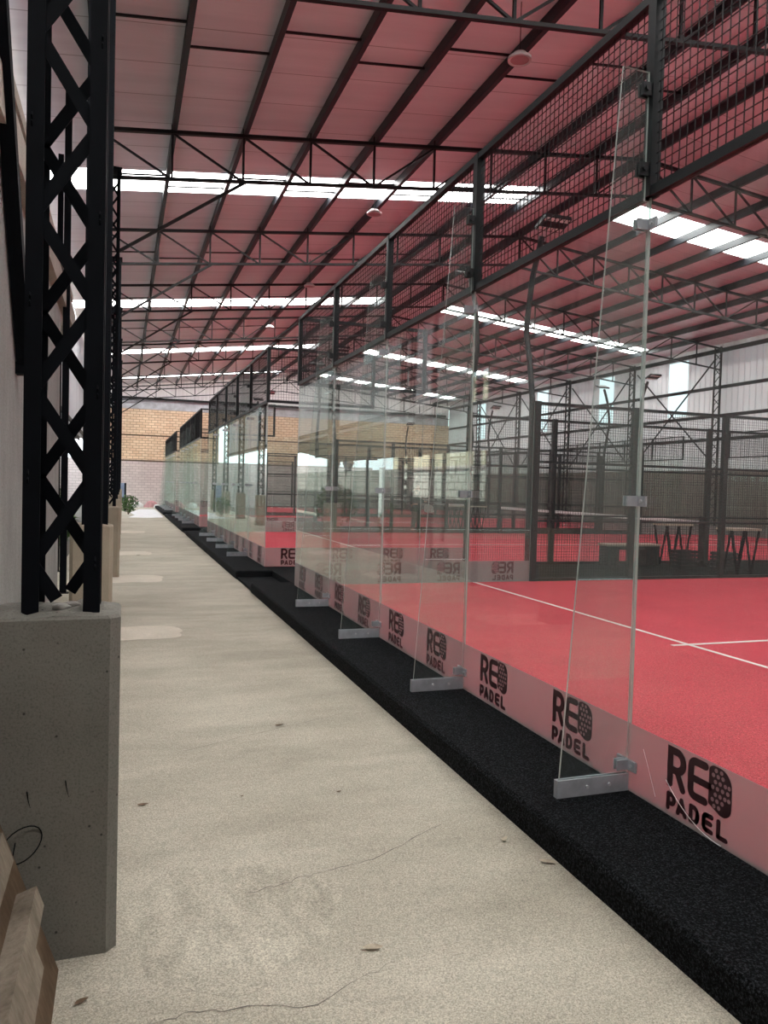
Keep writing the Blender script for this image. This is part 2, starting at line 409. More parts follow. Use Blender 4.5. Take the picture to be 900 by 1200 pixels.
# plastered wall on the left with a concrete beam on top, then dark sheet up to the eave
mb = MB(); mb.box(-1.06, -.86, YB, 6.9, 0, 3.95); mb.box(-1.06, -.86, 6.9, 9.0, 0, 3.95)
mb.box(-1.06, -.86, 9.9, 11.65, 0, 3.95); mb.box(-1.06, -.86, 9.0, 9.9, 0, 2.7); mb.box(-1.06, -.86, 9.0, 9.9, 3.5, 3.95); mb.box(-1.06, -1.0, 9.0, 9.9, 2.7, 3.5)
struct('wall_left', mb, 'plaster')
mb = MB(); mb.box(-1.65, -.80, YB, 13.9, 4.10, 4.40); mb.box(-1.1, -.9, YB, 13.9, 3.95, 4.10)
mb.box(-1.1, -.84, YB, 13.9, 4.62, 4.74)
struct('trim_1', mb, 'beam_concrete', 'pale concrete ring beam along the top of the plastered wall', 'beam')
mb = corrugated((-1.65, YB), (-1.65, 13.9), 4.0, 7.42, 7.42)
struct('wall_left_upper', mb, 'corrugated_dark')
mb = corrugated((-1.65, 13.9), (-1.65, YE), 3.36, 7.42, 7.42); struct('wall_left_upper_far', mb, 'corrugated')
for k, z in enumerate((3.5, 5.5)):
    mb = MB(); mb.bar((-1.587, 13.9, z), (-1.587, YE-.3, z), .06, .12); tag(mb.obj('left_girt', 'truss_steel'), ('lower', 'upper')[k]+' dark girt on the sheeting above the open left side', 'girt')
mb = MB(); mb.box(-1.3, XR+.5, YB-.2, YB, 0, 9.2); struct('wall_back', mb, 'plaster')
# end wall: brick to 6.3 m on the left, sheet above it, an open bay on the right
mb = MB(); mb.box(-1.1, XR+.2, YE, YE+.25, 3.0, 6.3); struct('wall_end_brick_upper', mb, 'tan_brick')
mb = MB(); mb.box(-12, XR+.2, YE, YE+.25, 0, 3.0); struct('wall_end_brick_lower', mb, 'pink_brick')
for z in (2.9, 4.55): 
    mb = MB(); mb.box(-1.1, XR, YE-.012, YE+.1, z, z+.09); struct('wall_end_course', mb, 'twig')
mb = MB(); mb.box(-1.1, XR, YE-.02, YE+.2, 6.3, 6.96); struct('trim_3', mb, 'flashing', 'grey sheet flashing between the brick and the end sheeting', 'flashing')
mb = corrugated((-1.1, YE-.05), (RX, YE-.05), 6.95, zroof(-1.1), zroof(RX)); struct('wall_end_sheet_left', mb, 'end_sheet')
mb = corrugated((RX, YE-.05), (XR, YE-.05), 6.95, zroof(RX), zroof(XR)); struct('wall_end_sheet_right', mb, 'end_sheet')
mb = MB(); mb.bar((-1.1, YE-.22, 6.98), (XR-.3, YE-.22, 6.98), .12, .14); struct('wall_end_beam', mb, 'truss_steel')
# right side wall: rough grey masonry, sheet above, girts
mb = MB(); mb.box(XR, XR+.2, YB, YE, 0, 2.7); struct('wall_right', mb, 'grey_wall')
mb = corrugated((XR+.05, YB), (XR+.05, YE), 2.7, zroof(XR)+.05, zroof(XR)+.05, .3); struct('wall_right_sheet', mb, 'corrugated')

# roof sheets with translucent strips set in them
SKY = [-.6, 5.6, 16.75, 28.3, 38.9, 48.6]; SW = 1.15  # first strip, unseen above the camera, is added to light the near floor
def roofpiece(y0, y1, x0, x1, mat, name, th=.03):
    mb = MB(); zs = [zroof(x0), zroof(x1)]
    vs = [(x, y, z+t) for t in (0, th) for y in (y0, y1) for x, z in ((x0, zs[0]), (x1, zs[1]))]
    mb.add(vs, [(0, 2, 3, 1), (4, 5, 7, 6), (0, 1, 5, 4), (2, 6, 7, 3), (0, 4, 6, 2), (1, 3, 7, 5)])
    return struct(name, mb, mat)
edges = [YB]
for s in SKY:
    sw = 1.0 if s < 0 else SW
    edges += [s-sw/2, s+sw/2]
edges += [YE+.3]
for k in range(0, len(edges)-1):
    y0, y1 = edges[k], edges[k+1]
    sky = k % 2 == 1
    for (x0, x1) in ((-1.95, RX), (RX, XR+.4)):
        if sky:
            xa, xb = (x0, 9.25) if x0 < 0 else (11.9, XR-.9)
            roofpiece(y0, y1, xa, xb, 'roof_light', 'window_roof_strip', .01)
            if x0 < 0: roofpiece(y0, y1, 9.25, RX, 'roof_sheet', 'ceiling_roof_sheet')
            else:
                roofpiece(y0, y1, RX, 11.9, 'roof_sheet', 'ceiling_roof_sheet'); roofpiece(y0, y1, XR-.9, XR+.4, 'roof_sheet', 'ceiling_roof_sheet')
        else: roofpiece(y0, y1, x0, x1, 'roof_sheet', 'ceiling_roof_sheet')

# ------------------------------------------------------------------ roof structure
PX = [-.5+1.222*k for k in range(21)]
PX = [x for x in PX if x < XR-.3]
for k, x in enumerate(PX):
    z = ztop(x)
    mb = MB()
    for s0, s1, zz, hh, ww in ((0, 0, z+.095, .16, .05),):
        mb.bar((x, YB+.1, z+.09), (x, YE-.1, z+.09), .008, .19)
        mb.bar((x+.035, YB+.1, z-.002), (x+.035, YE-.1, z-.002), .078, .008)
        mb.bar((x+.03, YB+.1, z+.178), (x+.03, YE-.1, z+.178), .066, .006)
        mb.bar((x+.073, YB+.1, z+.012), (x+.073, YE-.1, z+.012), .006, .03)
    o = mb.obj('roof_purlin', 'purlin_steel')
    lab = 'long dark steel roof purlin, %s from the left wall, running down the hall' % (ORD[k] if k < 9 else ORD[k % 9])
    if k < 9: tag(o, lab, 'purlin', 'roof purlins')
    else: tag(o, 'long dark steel purlin under the right-hand half of the roof', 'purlin', 'roof purlins of the right slope')
# sag rods between purlins, staggered
for b in range(0, 8):
    x0, x1 = PX[b]+.065, PX[b+1]-.004
    for j, y in enumerate(TY):
        yy = y+2.6+(.35 if b % 2 else -.25)
        if yy < 5 or yy > 40: continue
        mb = MB(); mb.bar((x0, yy, zroof(x0)-.075), (x1, yy, zroof(x1)-.075), .03, .03)
        tag(mb.obj('sag_rod', 'truss_steel'), 'thin dark tie rod bridging two neighbouring roof purlins', 'tie rod', 'tie rods between the roof purlins')

tn = [x for x in PX if -.6 < x < XR-.2]
def make_truss():
    t = thing('roof_truss', 'x', 'truss', (0, 0, 0), 0, 'roof trusses')
    for (x0, x1) in ((-.45, RX), (RX, XR-.15)):
        mb = MB(); mb.bar((x0, 0, ztop(x0)-.03), (x1, 0, ztop(x1)-.03), .08, .06); mb.obj('top_chord', 'truss_steel', t)
    for (x0, x1) in ((-.45, 10.2), (10.2, XR-.15)):
        mb = MB(); mb.bar((x0, 0, zbot(x0)), (x1, 0, zbot(x1)), .07, .05); mb.obj('bottom_chord', 'truss_steel', t)
    for k, x in enumerate(tn):
        mb = MB(); mb.bar((x, 0, zbot(x)), (x, 0, ztop(x)+.1), .04, .035); mb.obj('vertical_web', 'truss_steel', t)
        if k+1 < len(tn):
            xn = tn[k+1]; down = (x < 3.9) or (RX-.3 < x < 17)
            a, b = ((x, 0, ztop(x)-.04), (xn, 0, zbot(xn))) if down else ((x, 0, zbot(x)), (xn, 0, ztop(xn)-.04))
            mb = MB(); mb.bar(a, b, .035, .035); mb.obj('diagonal_web', 'truss_steel', t)
    return t
KNEE = MB().bar((-.12, 0, 5.55), (2.0, 0, zbot(2.0)), .05, .05).mesh('knee_brace', 'truss_steel')
tp = make_truss()
for k, y in enumerate(TY):
    lab = 'black steel roof truss on the %s left column from the camera' % ORD[k]
    if k == 0:
        tp.location = (0, y, 0); tp['label'] = lab
    else:
        tq = dup(tp, (0, y, 0), 0, lab, 'roof trusses')
        if k > 1: link('knee_brace', KNEE, tq)
# the end truss stands against the end wall
dup(tp, (0, YE-.45, 0), 0, 'black steel roof truss against the sheeting of the end wall', 'roof trusses')
# ------------------------------------------------------------------ left row: pedestals and lattice columns
def pedestal(y, mat, label, x0=-.45, x1=0.0, d=.33, h=1.205):
    mb = MB(); rnd = random.Random(int(y*10))
    mb.cbox(x0, x1, y, y+d, 0, h-.016, .034, .010)
    n = 10; vs = []
    for j in range(n+1):
        for i in range(n+1):
            e = 0 if (i in (0, n) or j in (0, n)) else 1
            vs.append((x0+.018+(x1-x0-.036)*i/n+rnd.uniform(-.006, .006)*(1-e), y+.018+(d-.036)*j/n, h-.018+e*rnd.uniform(.003, .022)+(1-e)*rnd.uniform(-.001, .004)))
    mb.add(vs, [(j*(n+1)+i, j*(n+1)+i+1, (j+1)*(n+1)+i+1, (j+1)*(n+1)+i) for j in range(n) for i in range(n)])
    o = mb.obj('concrete_pedestal', mat)
    return tag(o, label, 'pedestal', 'concrete pedestals of the left columns')
CX = (-.293, -.10); CD = .25
def make_column(z0, z1, detail, label):
    t = thing('lattice_column', label, 'column', (0, 0, 0), 0, 'lattice columns of the left row')
    for x in CX:
        for y in (.03, CD):
            mb = MB(); s = 1 if x == CX[0] else -1; q = 1 if y < .1 else -1
            mb.box(x-.026, x+.026, y-.003, y+.003, z0, z1); mb.box(x-s*.026-.003, x-s*.026+.003, min(y, y+q*.05), max(y, y+q*.05), z0, z1)
            mb.obj('corner_angle', 'black_steel', t)
    p = .298
    one = MB()
    n = int((z1-z0-.05)/p)
    for f in range(4):
        for k in range(n):
            a, b = z0+.226+(k-1)*p, z0+.226+k*p
            up = (k+(1 if f in (0, 3) else 0)) % 2 == 0
            if f < 2:
                y = .042 if f == 0 else CD-.012
                xa, xb = (CX[0], CX[1]) if up else (CX[1], CX[0])
                if k == 0: xa, a = (xa+xb)/2+(xb-xa)*.08, (a+b)/2+(b-a)*.08
                seg = ((xa, y, a), (xb, y, b)); upv = (0, 1, 0)
            else:
                x = CX[0]-.012 if f == 2 else CX[1]+.012
                ya, yb = (.03, CD) if up else (CD, .03)
                if k == 0: ya, a = (ya+yb)/2+(yb-ya)*.08, (a+b)/2+(b-a)*.08
                seg = ((x, ya, a), (x, yb, b)); upv = (1, 0, 0)
            if detail and f < 2:
                mb = MB(); mb.bar(*seg, .044, .005, upv); mb.obj('lacing_bar', 'black_steel', t)
            else: one.bar(*seg, .034, .005, upv)
    one.obj('lacing', 'black_steel', t)
    mb = MB(); mb.box(CX[0]-.05, CX[1]+.05, -.01, CD+.04, z1-.04, z1); mb.obj('cap_plate', 'black_steel', t)
    return t
pedestal(2.774, 'pedestal_concrete', 'grey concrete pedestal in the left foreground carrying the first black lattice column')
col = make_column(1.14, 6.9, True, 'black steel lattice column nearest the camera, on the large grey pedestal'); col.location = (0, 2.80, 0)
colp = make_column(1.14, 6.9, False, 'black steel lattice column on the second pedestal from the camera')
for k, y in enumerate(TY[1:]):
    pedestal(y-.2, 'pedestal_tan', 'tan concrete pedestal under the %s lattice column from the camera' % ORD[k+1], -.5 if k == 0 else -.45, -.09 if k == 0 else -.04)
    loc = (-.07 if k == 0 else -.04, y-.15, 0)
    if k == 0: colp.location = loc
    else: dup(colp, loc, 0, 'black steel lattice column, %s one along the left row from the camera' % ORD[k+1], 'lattice columns of the left row')
# rubble stones lying on the near pedestal
for (x, y, s, lab) in ((-.20, 2.88, .024, 'larger pale stone lying between the feet of the near lattice column'), (-.17, 2.94, .022, 'smaller grey stone behind the larger one on the near pedestal')):
    mb = MB(); rnd = random.Random(int(s*1000)); mb.smooth = True
    n, m_ = 10, 7; vs = []
    for i in range(m_+1):
        ph = PI*i/m_
        for j in range(n):
            q = 1+.18*math.sin(3*j+i*1.7+s*100); vs.append((x+s*1.3*q*math.sin(ph)*math.cos(2*PI*j/n), y+s*q*math.sin(ph)*math.sin(2*PI*j/n), 1.192+s*.62+s*.62*math.cos(ph)))
    mb.add(vs, [(i*n+j, i*n+(j+1) % n, (i+1)*n+(j+1) % n, (i+1)*n+j) for i in range(m_) for j in range(n)])
    tag(mb.obj('stone', 'stone'), lab, 'stone')
for k, (x, z) in enumerate(((-.292, .60), (-.172, .625))):
    mb = MB(); mb.tube([(x, 2.78, z), (x+.002, 2.766, z), (x+.006, 2.767, z-.03), (x+.012, 2.77, z-.055)], [.0022, .0022, .0014, .0006], 6)
    tag(mb.obj('tie_stub', 'black_steel'), ('left', 'right')[k]+' of two rusty tie wire stubs on the near pedestal face', 'wire stub')
# wire loop sticking out of the pedestal
pts = []
for k in range(26):
    t = PI*.9+2*PI*k/22
    pts.append((-.305+.062*math.cos(-t), 2.762-.01*math.sin(k*.4), .425+.058*math.sin(-t)+.02*math.cos(t)))
pts = [(-.325, 2.776, .43), (-.333, 2.755, .375), (-.352, 2.755, .352)]+pts
mb = MB(); mb.tube(pts, .0022, 6); tag(mb.obj('wire_loop', 'black_steel'), 'loop of thin black tie wire poking from the near pedestal', 'wire')
# slanted dark strut against the plastered wall, and the steel jamb at its end
mb = MB(); mb.bar((-.80, 5.3, 5.08), (-.80, 7.06, 2.62), .10, .13, (0, 1, 0)); mb.box(-.86, -.75, 7.0, 7.14, 2.52, 2.62)
tag(mb.obj('wall_strut', 'black_steel'), 'dark steel strut slanting down the grey plastered wall', 'strut')
for i, (x, y) in enumerate(((-.80, 11.85), (-1.1, 14.6))):
    mb = MB(); mb.box(x-.045, x+.045, y-.045, y+.045, 0, 7.3); mb.box(x-.08, x+.08, y-.08, y+.08, 0, .012)
    tag(mb.obj('steel_post', 'black_steel'), ('dark square steel post at the far end of the plastered wall', 'dark square steel post standing just beyond the plastered wall end')[i], 'post')

# ------------------------------------------------------------------ right wall: lattice columns, girts, translucent sheets
def make_right_column():
    t = thing('wall_lattice_column', 'x', 'column', (0, 0, 0), 0, 'lattice columns of the right wall')
    for y in (-.16, .16):
        mb = MB(); mb.bar((XR-.22, y, 0), (XR-.22, y, ztop(XR-.3)), .05, .05); mb.obj('chord', 'truss_steel', t)
    mb = MB(); mb.bar((XR-.05, 0, 0), (XR-.05, 0, ztop(XR-.3)), .05, .05); mb.obj('chord', 'truss_steel', t)
    mb = MB(); z = .2; k = 0
    while z < 7.1:
        s = .16 if k % 2 else -.16
        mb.bar((XR-.22, -s, z), (XR-.22, s, z+.3), .035, .02); mb.bar((XR-.22, s, z), (XR-.05, 0, z+.3), .035, .02); z += .3; k += 1
    mb.obj('lacing', 'truss_steel', t); return t
rc = make_right_column()
rys = [y for y in TY if 20 < y < 50]
for k, y in enumerate(rys):
    lab = 'dark lattice column standing against the right wall, %s from the right edge' % ORD[k]
    if k == 0: rc.location = (0, y, 0); rc['label'] = lab
    else: dup(rc, (0, y, 0), 0, lab)
for k, z in enumerate((3.95, 4.9, 6.05)):
    mb = MB(); mb.bar((XR-.03, 12, z), (XR-.03, YE-.3, z), .06, .13)
    tag(mb.obj('wall_girt', 'truss_steel'), ('lowest', 'middle', 'uppermost')[k]+' dark girt running along the corrugated right wall', 'girt', 'girts on the right wall')
mb = MB(); mb.bar((XR-.06, 12, zroof(XR)-.28), (XR-.06, YE-.3, zroof(XR)-.28), .09, .16); tag(mb.obj('eave_beam', 'truss_steel'), 'dark beam along the top of the corrugated right wall', 'beam')
for k in range(len(rys)-1):
    ya, yb = rys[k], rys[k+1]
    t = thing('cross_brace', 'crossed dark brace rods on the right wall, %s bay from the right edge' % ORD[k], 'brace', (0, 0, 0), 0, 'brace rods on the right wall')
    for a, b in (((ya+.25, 7.2), (yb-.25, 3.0)), ((ya+.25, 3.0), (yb-.25, 7.2))):
        mb = MB(); mb.bar((XR-.11, a[0], a[1]), (XR-.11, b[0], b[1]), .045, .045); mb.obj('rod', 'truss_steel', t)
for k, y in enumerate((27.3, 32.5, 38.6, 46.5)):
    mb = MB(); mb.box(XR+.0, XR+.03, y-.58, y+.58, 5.05, 7.4); struct('window_%d' % (k+1), mb, 'wall_light')

# ------------------------------------------------------------------ lettering
def stroke(mb, pts, w, fn, t, closed=False):
    """A rounded stroke of width w along a 2D polyline."""
    pts = [V(p) for p in pts]
    segs = list(zip(pts[:-1], pts[1:]))+([(pts[-1], pts[0])] if closed else [])
    for a, b in segs:
        d = (b-a).normalized(); n = V((-d.y, d.x)); poly = []
        for c, s in ((b, 1), (a, -1)):
            for k in range(7):
                ang = -PI/2+PI*k/6; e = d*(math.cos(ang)*s)+n*(math.sin(ang)*s); poly.append(tuple(c+e*(w/2)))
        mb.prism(poly, fn, t)
def arc(cx, cy, rx, ry, a0, a1, n=10):
    return [(cx+rx*math.cos(math.radians(a0+(a1-a0)*k/n)), cy+ry*math.sin(math.radians(a0+(a1-a0)*k/n))) for k in range(n+1)]
def logo_mesh():
    mb = MB(); fn = lambda u, v, d: (u, -d, v); t = .0055; w = .036; h = .195; b = .112
    # R
    o = w/2
    stroke(mb, [(o, b+o), (o, b+h-o)], w, fn, t)
    stroke(mb, [(o, b+h-o), (.06, b+h-o)]+arc(.06, b+h-o-.045, .045, .045, 90, -90)+[(o, b+h-o-.09)], w, fn, t)
    stroke(mb, [(.064, b+h-o-.09), (.105, b+o-.004)], w*.95, fn, t)
    mb.box(0, .02, -t, 0, b, b+h)
    # E
    stroke(mb, [(.245, b+h-o), (.185, b+h-o)]+arc(.185, b+h-o-.03, .03, .03, 90, 180)+arc(.185, b+o+.03, .03, .03, 180, 270)+[(.245, b+o)], w, fn, t)
    stroke(mb, [(.16, b+h/2), (.275, b+h/2)], w*.9, fn, t)
    # D drawn as a racket face
    x0, x1 = .268, .40; y0, y1 = b-.006, b+h+.004
    poly = [(x0, y0+.03), (x0, y1-.03)]+arc(x0+.03, y1-.03, .03, .03, 180, 90, 5)+[(x0+.06, y1)]+arc(x0+.062, y1-.07, .07, .07, 90, 0, 8)+[(x1, y0+.045)]+arc(x1-.045, y0+.045, .045, .045, 0, -90, 6)+[(x0+.07, y0)]
    mb.prism(poly[::-1], fn, t)
    mb.cur = 1
    f2 = lambda u, v, d: (u, .0006-d, v)
    rows = [(.018, (.030, .060)), (.045, (.018, .048, .08)), (.072, (.036, .066, .096, .12)), (.102, (.018, .048, .08, .112)), (.130, (.034, .064, .096, .12)), (.158, (.02, .05, .08)), (.182, (.036, .07))]
    for vy, xs in rows:
        for ux in xs:
            if ux > .1 and (vy < .03 or vy > .165): continue
            mb.prism(arc(x0+ux*.93+.008, y0+.012+vy*.96,   .0095, .0095, 0, 337.5, 15), f2, t+.0012)
    mb.cur = 0
    # PADEL
    w = .0215; o = w/2; h = .088
    def L(pts, dx): stroke(mb, [(x+dx, y) for x, y in pts], w, fn, t)
    L([(o, o), (o, h-o)], 0); L([(o, h-o), (.034, h-o)]+arc(.034, h-o-.021, .018, .021, 90, -90, 8)+[(o, h-o-.042)], 0)
    L([(o, o), (.034, h-o), (.068-o, o)], .068); L([(.02, .028), (.05, .028)], .068)
    L([(o, o), (o, h-o), (.03, h-o)]+arc(.03, h/2, .025, h/2-o, 90, -90, 10)+[(o, o)], .152)
    L([(.058, h-o), (.03, h-o)]+arc(.03, h-o-.017, .019, .017, 90, 180, 4)+arc(.03, o+.017, .019, .017, 180, 270, 4)+[(.058, o)], .234); L([(o, h/2), (.052, h/2)], .234)
    L([(o, h-o), (o, o), (.055, o)], .322)
    return mb.mesh('logo', ['logo_ink', 'logo_dot'])
LOGO = logo_mesh()

mb = MB(); q = []
for k in range(13):
    u = k/12; q.append((XW-.014-.004*math.sin(PI*u), 2.93-.36*u, ZP+.16-.155*(1-(1-u)**2)))
mb.tube([(XW-.014, 3.10, ZP+.25), (XW-.016, 3.05, ZP+.16), (XW-.014, 3.0, ZP+.05)], .0014, 5); mb.tube(q, .0018, 5)
tag(mb.obj('loose_string', 'white_paint'), 'thin pale string clinging to the glass band under the nearest logo', 'string')
# ------------------------------------------------------------------ court parts (shared meshes)
GT = .012
def glass_mesh(w, h):
    """A pane in the local XZ plane, x in 0..w, arrises as a second material."""
    mb = MB(); g = .003
    x0, x1, y0, y1, z0, z1 = g, w-g, -GT/2, GT/2, 0, h
    vs = [(x, y, z) for z in (z0, z1) for y in (y0, y1) for x in (x0, x1)]
    mb.add(vs, [(0, 1, 5, 4), (2, 6, 7, 3)]); mb.cur = 1
    mb.add(vs, [(0, 2, 3, 1), (4, 5, 7, 6), (0, 4, 6, 2), (1, 3, 7, 5)])
    return mb.mesh('glass_sheet', ['glass', 'glass_edge'])
PANE = glass_mesh(2.0, 3.0)
BAND = MB().box(.004, 1.996, -.010, -.0075, .0, .345).mesh('frosted_band', 'frosted')
def wire_mesh(w, h, st=.05, r=.0021):
    mb = MB(); k = 1
    while k*st < w-.01: mb.box(k*st-r, k*st+r, -r, r, 0, h); k += 1
    k = 1
    while k*st < h-.01: mb.box(0, w, -r*2.6, -r*.6, k*st-r, k*st+r); k += 1
    return mb.mesh('wire_mesh', 'wire')
W21 = wire_mesh(2.0, 1.0); W23 = wire_mesh(1.98, 3.0)
W21c = wire_mesh(1.95, 1.0)
BOLT = MB().tube([(0, 0, 0), (0, -.008, 0)], .009, 8).mesh('bolt', 'bolt_steel')
def pane_thing(loc, rz, label, group, logos=True):
    t = thing('court_glass', label, 'glass panel', loc, rz, group)
    link('glass_sheet', PANE, t); 
    link('frosted_band', BAND, t)
    if logos:
        for u in (.30, 1.28): link('logo', LOGO, t, (u, -.0062, .025))
    return t
# blade of a tapering fin, local X away from the glass (towards the walkway = -X world), local Z up
def fin_meshes():
    mb = MB(); prof = [(-.014, .05), (-.415, .05), (-.19, 3.61), (-.036, 3.61), (-.036, 2.98), (-.014, 2.98)]; e = .006
    n = 6; vs = [(x, -e, z) for x, z in prof]+[(x, e, z) for x, z in prof]
    mb.add(vs, [tuple(range(6)), tuple(range(11, 5, -1))]); mb.cur = 1
    mb.add(vs, [(i, i+n, (i+1) % n+n, (i+1) % n) for i in range(n)])
    blade = mb.mesh('fin_blade', ['fin_glass', 'glass_edge'])
    mb = MB(); mb.box(-.425, -.012, -.016, -.0075, 0, .088); mb.box(-.425, -.012, .0075, .016, 0, .088); mb.box(-.43, -.425, -.016, .016, 0, .088)
    base = mb.mesh('base_angle', 'galv')
    mb = MB(); mb.box(-.022, -.010, -.075, .075, -.026, .026); mb.box(-.085, -.010, -.018, -.008, -.026, .026); mb.box(-.085, -.010, .008, .018, -.026, .026)
    clamp = mb.mesh('clamp', 'galv')
    mb = MB(); mb.box(-.085, -.032, -.022, -.008, -.032, .032); mb.box(-.085, -.032, .008, .022, -.032, .032)
    mb.tube([(-.06, -.022, 0), (-.06, -.034, 0)], .014, 8)
    pclamp = mb.mesh('post_clamp', 'dark_clamp')
    return blade, base, clamp, pclamp
BLADE, BASE, CLAMP, PCLAMP = fin_meshes()
def fin_thing(y, label, group):
    t = thing('glass_fin', label, 'glass fin', (XW, y, ZP), 0, group)
    link('fin_blade', BLADE, t); b = link('base_angle', BASE, t)
    for x in (-.26, -.13): link('bolt', BOLT, b, (x, -.016, .045))
    for z in (.135, 1.48, 2.86):
        c = link('clamp', CLAMP, t, (0, 0, z))
        for yy in (-.045, .045): link('bolt', BOLT, c, (-.022, yy, 0), -PI/2)
    for z in (3.13, 3.52): link('post_clamp', PCLAMP, t, (0, 0, z))
    return t
def bars(name, mat, parent, *bs):
    mb = MB()
    for b in bs: mb.box(*b)
    return mb.obj(name, mat, parent)
def fence_over_back(x, ya, yb, label, group):
    t = thing('mesh_fence', label, 'fence', (x, ya, 0), 0, group)
    for k in range(6):
        y = 2*k; bars('post', 'court_steel', t, (-.03, .03, y-.03, y+.03, ZG, ZM))
    bars('top_rail', 'court_steel', t, (-.025, .025, 0, 10, ZM-.045, ZM)); bars('bottom_rail', 'court_steel', t, (-.022, .022, 0, 10, ZG, ZG+.05))
    for k in range(5): link('wire_mesh', W21, t, (0, 2*k, ZG+.01), PI/2)
    return t
SIDEW = [('near', 0), ('far', 1)]
def side_wall(ci, y, sgn, where):
    """sgn -1: faces the camera (outside is -Y); +1: outside is +Y."""
    nm = CN[ci]
    for k, x in enumerate((XW, XW+2.0, XW+16, XW+18)):
        lab = 'side glass %s, %s side of the %s' % (('at the walkway corner', 'second from the walkway', 'beside the right mesh end', 'at the right rear corner')[k], where, nm)
        if sgn < 0: pane_thing((x, y, ZP), 0, lab, 'side glass panels of the courts', k < 2)
        else: pane_thing((x+2, y, ZP), PI, lab, 'side glass panels of the courts', k < 2)
    t = thing('side_fence', 'tall black wire mesh fence along the %s side of the %s' % (where, nm), 'fence', (0, y, 0), 0, 'mesh side fences of the courts')
    x0 = XW+4
    for k in range(7):
        x = x0+2*k+(.056 if k == 0 else -.056 if k == 6 else 0); bars('post', 'court_steel', t, (x-.05, x+.05, -.04, .04, ZP, ZG+.02))
    x1 = x0+11.99; x2 = x0+.01
    bars('top_rail', 'court_steel', t, (x2, x1, -.025, .025, ZG-.04, ZG+.01))
    bars('middle_rail', 'court_steel', t, (x2, x1, -.02, .02, 1.14, 1.18))
    bars('upper_rail', 'court_steel', t, (x2, x1, -.02, .02, 2.13, 2.17))
    bars('bottom_rail', 'court_steel', t, (x2, x1, -.025, .025, ZP, ZP+.05))
    for k in range(6): link('wire_mesh', W23, t, (x0+.01+1.998*k, 0, ZP))
    t = thing('corner_fence', 'short mesh fence above the corner glass on the %s side of the %s' % (where, nm), 'fence', (XW, y, 0), 0, 'short mesh fences over corner glass')
    for x in (2.0,): bars('post', 'court_steel', t, (x-.03, x+.03, -.03, .03, ZG, ZM))
    bars('top_rail', 'court_steel', t, (.036, 2.0, -.022, .022, ZM-.045, ZM-.002)); bars('bottom_rail', 'court_steel', t, (.036, 2.0, -.02, .02, ZG+.002, ZG+.05))
    link('wire_mesh', W21c, t, (.036, 0, ZG+.01))
def flood(ci, x, y, out, where):
    """Kinked pole beside a court post; out = +1/-1: direction away from the court along Y."""
    t = thing('flood_light', 'kinked pole with a twin floodlight at the %s corner of the %s' % (where, CN[ci]), 'floodlight', (x, y, 0), 0, 'floodlights on the courts')
    pts = [(0, out*.09, ZP), (0, out*.09, 3.2), (0, out*.20, 3.75), (0, out*.36, 4.35), (0, out*.34, 4.65), (0, out*.22, 5.25), (0, out*.06, 5.62), (0, -out*.06, 5.86)]
    mb = MB(); mb.tube(pts, .05, 8); mb.obj('pole', 'court_steel', t)
    ctr = V((.06, -out*.30, 5.98)); ax = V((1, 0, 0)); dn = V((0, -out*.34, -.94)).normalized(); fwd = ax.cross(dn)
    def P(u, v, d): return ctr+ax*u+fwd*v-dn*d
    mb = MB(); rect = [(-.24, -.17), (.24, -.17), (.24, .17), (-.24, .17)]
    mb.prism(rect, P, .06); h = mb.obj('lamp_head', 'court_steel', t)
    for v in (-.115, .115):
        for k in range(5):
            u = -.18+.09*k; mb = MB(); mb.prism([(u-.037, v-.04), (u+.037, v-.04), (u+.037, v+.04), (u-.037, v+.04)], lambda a, b, d: P(a, b, d-.004), .006); mb.obj('lamp_cell', 'lamp_face', h)
    return t
def net(ci, ya, yb):
    xn = XW+10
    t = thing('court_net', 'black net with a white top band across the '+CN[ci], 'net', (xn, 0, 0), 0, 'court nets')
    for y in (ya+.11, yb-.11): bars('net_post', 'court_steel', t, (-.05, .05, y-.05, y+.05, ZP, ZP+1.05))
    bars('top_band', 'white_paint', t, (-.012, .012, ya+.12, yb-.12, ZP+.86, ZP+.94))
    mb = MB(); k = 0; w = yb-ya-.24
    while k*.1 < w: mb.box(-.002, .002, ya+.12+k*.1, ya+.124+k*.1, ZP+.02, ZP+.87); k += 1
    for k in range(1, 9): mb.box(-.002, .002, ya+.12, yb-.12, ZP+k*.1, ZP+k*.1+.004)
    mb.obj('netting', 'net_black', t)
for ci, (a, b) in enumerate(COURTS):
    nm = CN[ci]
    for k in range(5):
        where = ('ahead of its first glass fin', 'between its first and second glass fins', 'between its second and third glass fins', 'between its third and fourth glass fins', 'beyond its fourth glass fin')[k]
        pane_thing((XW, a+2*k+2, ZP), -PI/2, 'walkway glass panel of the %s, %s' % (nm, where), 'walkway glass panels')
    for k in range(1, 5):
        fin_thing(a+2*k, 'tapering upright glass fin, %s along the front of the %s' % (ORD[k-1], nm), 'glass fins')
    fence_over_back(XW, a, b, 'black wire mesh fence above the walkway glass of the '+nm, 'mesh fences above walkway glass')
    for k in range(5):
        if ci: pane_thing((XW+20, a+2*k, ZP), PI/2, 'plain glass panel at the far right end of the %s' % nm, 'right end panels of the '+nm, False)
    if ci: fence_over_back(XW+20, a, b, 'black wire mesh fence above the right end glass of the '+nm, 'mesh fences at the right ends')
    if ci: side_wall(ci, a, -1, 'near')
    side_wall(ci, b, 1, 'far')
    if ci: net(ci, a, b)
    if ci: flood(ci, XW+4, a, -1, 'near left'); 
    flood(ci, XW+4, b, 1, 'far left')
    if ci: flood(ci, XW+16, b, 1, 'far right')
    if ci > 1: flood(ci, XW+16, a, -1, 'near right')

